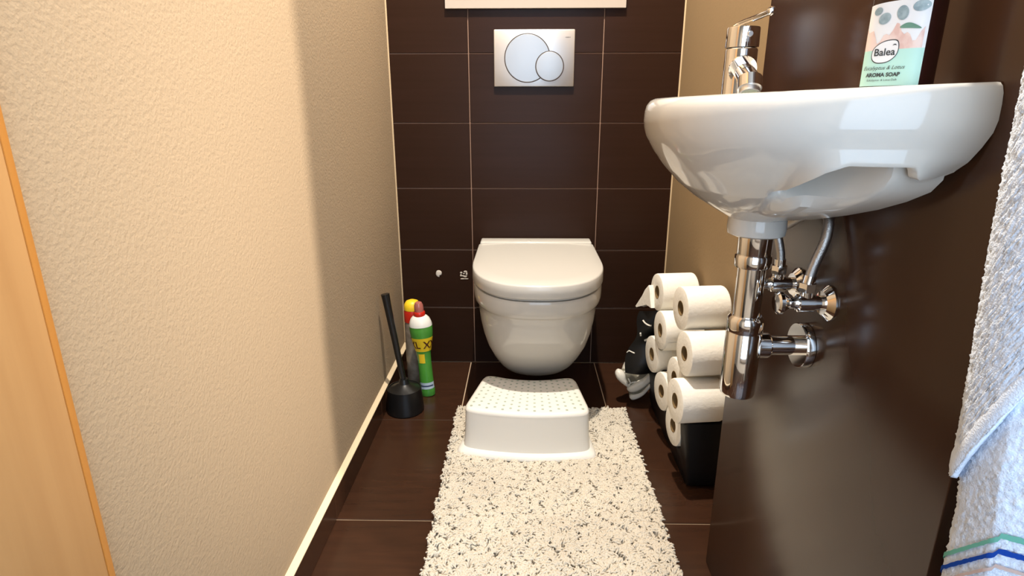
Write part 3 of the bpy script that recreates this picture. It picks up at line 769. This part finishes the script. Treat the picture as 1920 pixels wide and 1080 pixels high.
# crumpled white and grey wrapper
wr_ = [('wrapper_cuff', [(.4794, .1396), (.5077, .1398), (.5336, .1536), (.5453, .1021), (.5251, .0880), (.5063, .0820), (.4613, .0905)], -.266, .036, 'wrap_white'),
       ('wrapper_fold', [(.4445, .0952), (.4696, .1058), (.5066, .0935), (.5384, .1132), (.5484, .1047), (.5235, .074), (.5007, .0590), (.4792, .0470), (.4649, .0693)], -.278, .034, 'wrap_grey'),
       ('wrapper_toe', [(.4382, .0981), (.447, .1095), (.4653, .0993), (.4725, .0776), (.4846, .0507), (.464, .0617), (.4437, .0807)], -.287, .034, 'wrap_white'),
       ('wrapper_edge', [(.4759, .0516), (.4979, .0712), (.5251, .0887), (.5494, .1150), (.5556, .0914), (.5309, .0608), (.5028, .0403), (.4819, .0384)], -.289, .034, 'wrap_white'),
       ('wrapper_hem', [(.4828, .0406), (.5036, .0443), (.531, .062), (.5523, .0893), (.5502, .0696), (.5171, .0291), (.488, .020)], -.282, .030, 'wrap_grey'),
       ('wrapper_hem', [(.4841, .0279), (.5155, .0387), (.5485, .079), (.5547, .0721), (.5248, .0287), (.4932, .0116)], -.290, .026, 'wrap_white')]
for nm, ol, y, th, mt in wr_:
    v, f = pillow(smooth_closed(ol, 5), y, th); o = obj(nm, v, f, M[mt], pk, off=off)
mk = [tube([(.4766, -.2965, .0835), (.4836, -.297, .0698)], .0022, 8), tube([(.4836, -.297, .0698), (.4991, -.2955, .0734)], .0024, 8), tube([(.4836, -.297, .0698), (.478, -.2965, .0593)], .0022, 8)]
obj('wrapper_mark', *join(*mk), M['print_white'], pk, off=off)

# ------------------------------------------------------------------ towel
t = thing('towel', 'white terry towel, tinted for cool daylight, with coloured stripes hanging at the right door edge', 'towel', (.56, -1.50, .36))
off = (.56, -1.50, .36)
def arc_resample(pts, n):
    P = np.array([tuple(p)[:2] for p in pts]); seg = np.linalg.norm(np.diff(P, axis=0), axis=1); c = np.concatenate([[0], np.cumsum(seg)])
    S = np.linspace(0, c[-1], n); return np.stack([np.interp(S, c, P[:, 0]), np.interp(S, c, P[:, 1])], 1), c[-1]
def sheet(path, z0f, z1, lean, amp, ns=210, nz=520, th=.005):
    Q, Lp = arc_resample(path, ns); d0 = .092
    T = np.gradient(Q, axis=0); N = np.stack([T[:, 1], -T[:, 0]], 1); N /= np.linalg.norm(N, axis=1)[:, None]
    rs = np.random.RandomState(5)
    V = []
    for side in (0, 1):
        for j in range(nz):
            for i in range(ns):
                s = i/(ns-1); z0 = z0f(s*Lp-d0); s = (s*Lp-d0)/.2; z = z0+(z1-z0)*j/(nz-1)
                sh = lean(z)
                fold = amp*math.sin(s*9+z*6)*.5+amp*.4*math.sin(z*22+s*4)
                d = fold+(th if side else 0)+(rs.normal(0, .00045) if side == 0 else 0)
                V.append((Q[i, 0]-N[i, 0]*d+sh[0], Q[i, 1]-N[i, 1]*d+sh[1], z+rs.normal(0, .0003)))
    F = []; B = ns*nz
    q = lambda s, j, i: s*B+j*ns+i
    for j in range(nz-1):
        for i in range(ns-1):
            F.append((q(0, j, i), q(0, j, i+1), q(0, j+1, i+1), q(0, j+1, i))); F.append((q(1, j, i), q(1, j+1, i), q(1, j+1, i+1), q(1, j, i+1)))
    for j in range(nz-1):
        for i in (0, ns-1): F.append((q(0, j, i), q(0, j+1, i), q(1, j+1, i), q(1, j, i)))
    for i in range(ns-1):
        for j in (0, nz-1): F.append((q(0, j, i), q(0, j, i+1), q(1, j, i+1), q(1, j, i)))
    return V, F, Q, N, Lp
lean_in = lambda z: (.0045*max(0, min(1, (.60-z)/.05))+.003*max(0, min(1, (.55-z)/.06)), -.026*max(0, min(1, (.90-z)/.35)))
lean = lambda z: (0, -.026*max(0, min(1, (.90-z)/.35)))
pBC = [Vector((.604, -1.4505, 0))]+spline([(.512, -1.4505, 0), (.500, -1.452, 0), (.4935, -1.459, 0), (.4930, -1.475, 0), (.4945, -1.492, 0)], 6)+spline([(.497, -1.4955, 0), (.509, -1.511, 0), (.530, -1.538, 0), (.560, -1.565, 0), (.62, -1.58, 0)], 8)
V, F, Q, N, LB = sheet(pBC, lambda s: .36, 1.36, lean_in, .0015)
DC = sum((pBC[i_+1]-pBC[i_]).length for i_ in range(len(pBC)-1) if pBC[i_+1].y > -1.4960)-.092
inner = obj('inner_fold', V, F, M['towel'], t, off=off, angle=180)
pA = [Vector((.600, -1.4475, 0))]+spline([(.508, -1.4475, 0), (.493, -1.452, 0), (.4865, -1.465, 0), (.4880, -1.486, 0), (.496, -1.503, 0), (.512, -1.524, 0), (.532, -1.550, 0), (.560, -1.577, 0), (.62, -1.592, 0)], 8)
hemf = lambda d: .574+.1*d+2.0*max(0, d-.026)
V, F, QA, NA, LA = sheet(pA, hemf, 1.375, lean, .002, th=.004)
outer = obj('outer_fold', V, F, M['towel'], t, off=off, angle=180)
# hem band along the diagonal edge
V = []; n = 210
for j in range(5):
    for i in range(n):
        d_ = i/(n-1)*LA-.092; s = d_/.2; z = hemf(d_)+.001+j*.0055; sh = lean(z); d = -.0011-.0002*math.sin(s*420)*(0 < j < 4)+(.0012 if j in (0, 4) else 0)
        fold = .002*math.sin(s*9+z*6)*.5+.002*.4*math.sin(z*22+s*4)
        V.append((QA[i, 0]-NA[i, 0]*(fold+d), QA[i, 1]-NA[i, 1]*(fold+d)+sh[1], z))
F = [(j*n+i, j*n+i+1, (j+1)*n+i+1, (j+1)*n+i) for j in range(4) for i in range(n-1)]
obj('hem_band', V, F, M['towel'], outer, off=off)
for nm, z0, z1 in (('green', .5540, .5582), ('blue', .5413, .5457), ('beige', .5295, .5325), ('red', .515, .5192)):
    V = []; n = 210
    for j in range(2):
        for i in range(n):
            d_ = i/(n-1)*LB-.092; s = d_/.2; z = (z0, z1)[j]+random.uniform(-.0004, .0004)-((.002+1.25*(DC-d_)) if d_ < DC else -.23*(d_-DC)); sh = lean_in(z)
            fold = .0015*math.sin(s*9+z*6)*.5+.0015*.4*math.sin(z*22+s*4)
            V.append((Q[i, 0]-N[i, 0]*(fold-.0015)+sh[0], Q[i, 1]-N[i, 1]*(fold-.0015)+sh[1], z))
    F = [(i, i+1, n+i+1, n+i) for i in range(n-1)]
    obj('stripe', V, F, M['stripe_'+nm], inner, off=off)['label'] = nm+' woven stripe'
hk = thing('towel_hook', 'chrome hook on the wall end holding the striped towel', 'hook', (.60, -1.443, 1.39))
v, f = lathe([(.0, 0), (.014, 0), (.014, -.004), (.0, -.005)], 24, 'Y'); obj('hook_plate', v, f, M['chrome'], hk)
v, f = tube(spline([(0, -.003, 0), (0, -.03, -.006), (0, -.085, -.012), (0, -.096, .004)], 6), .004, 12); obj('hook_arm', v, f, M['chrome'], hk)
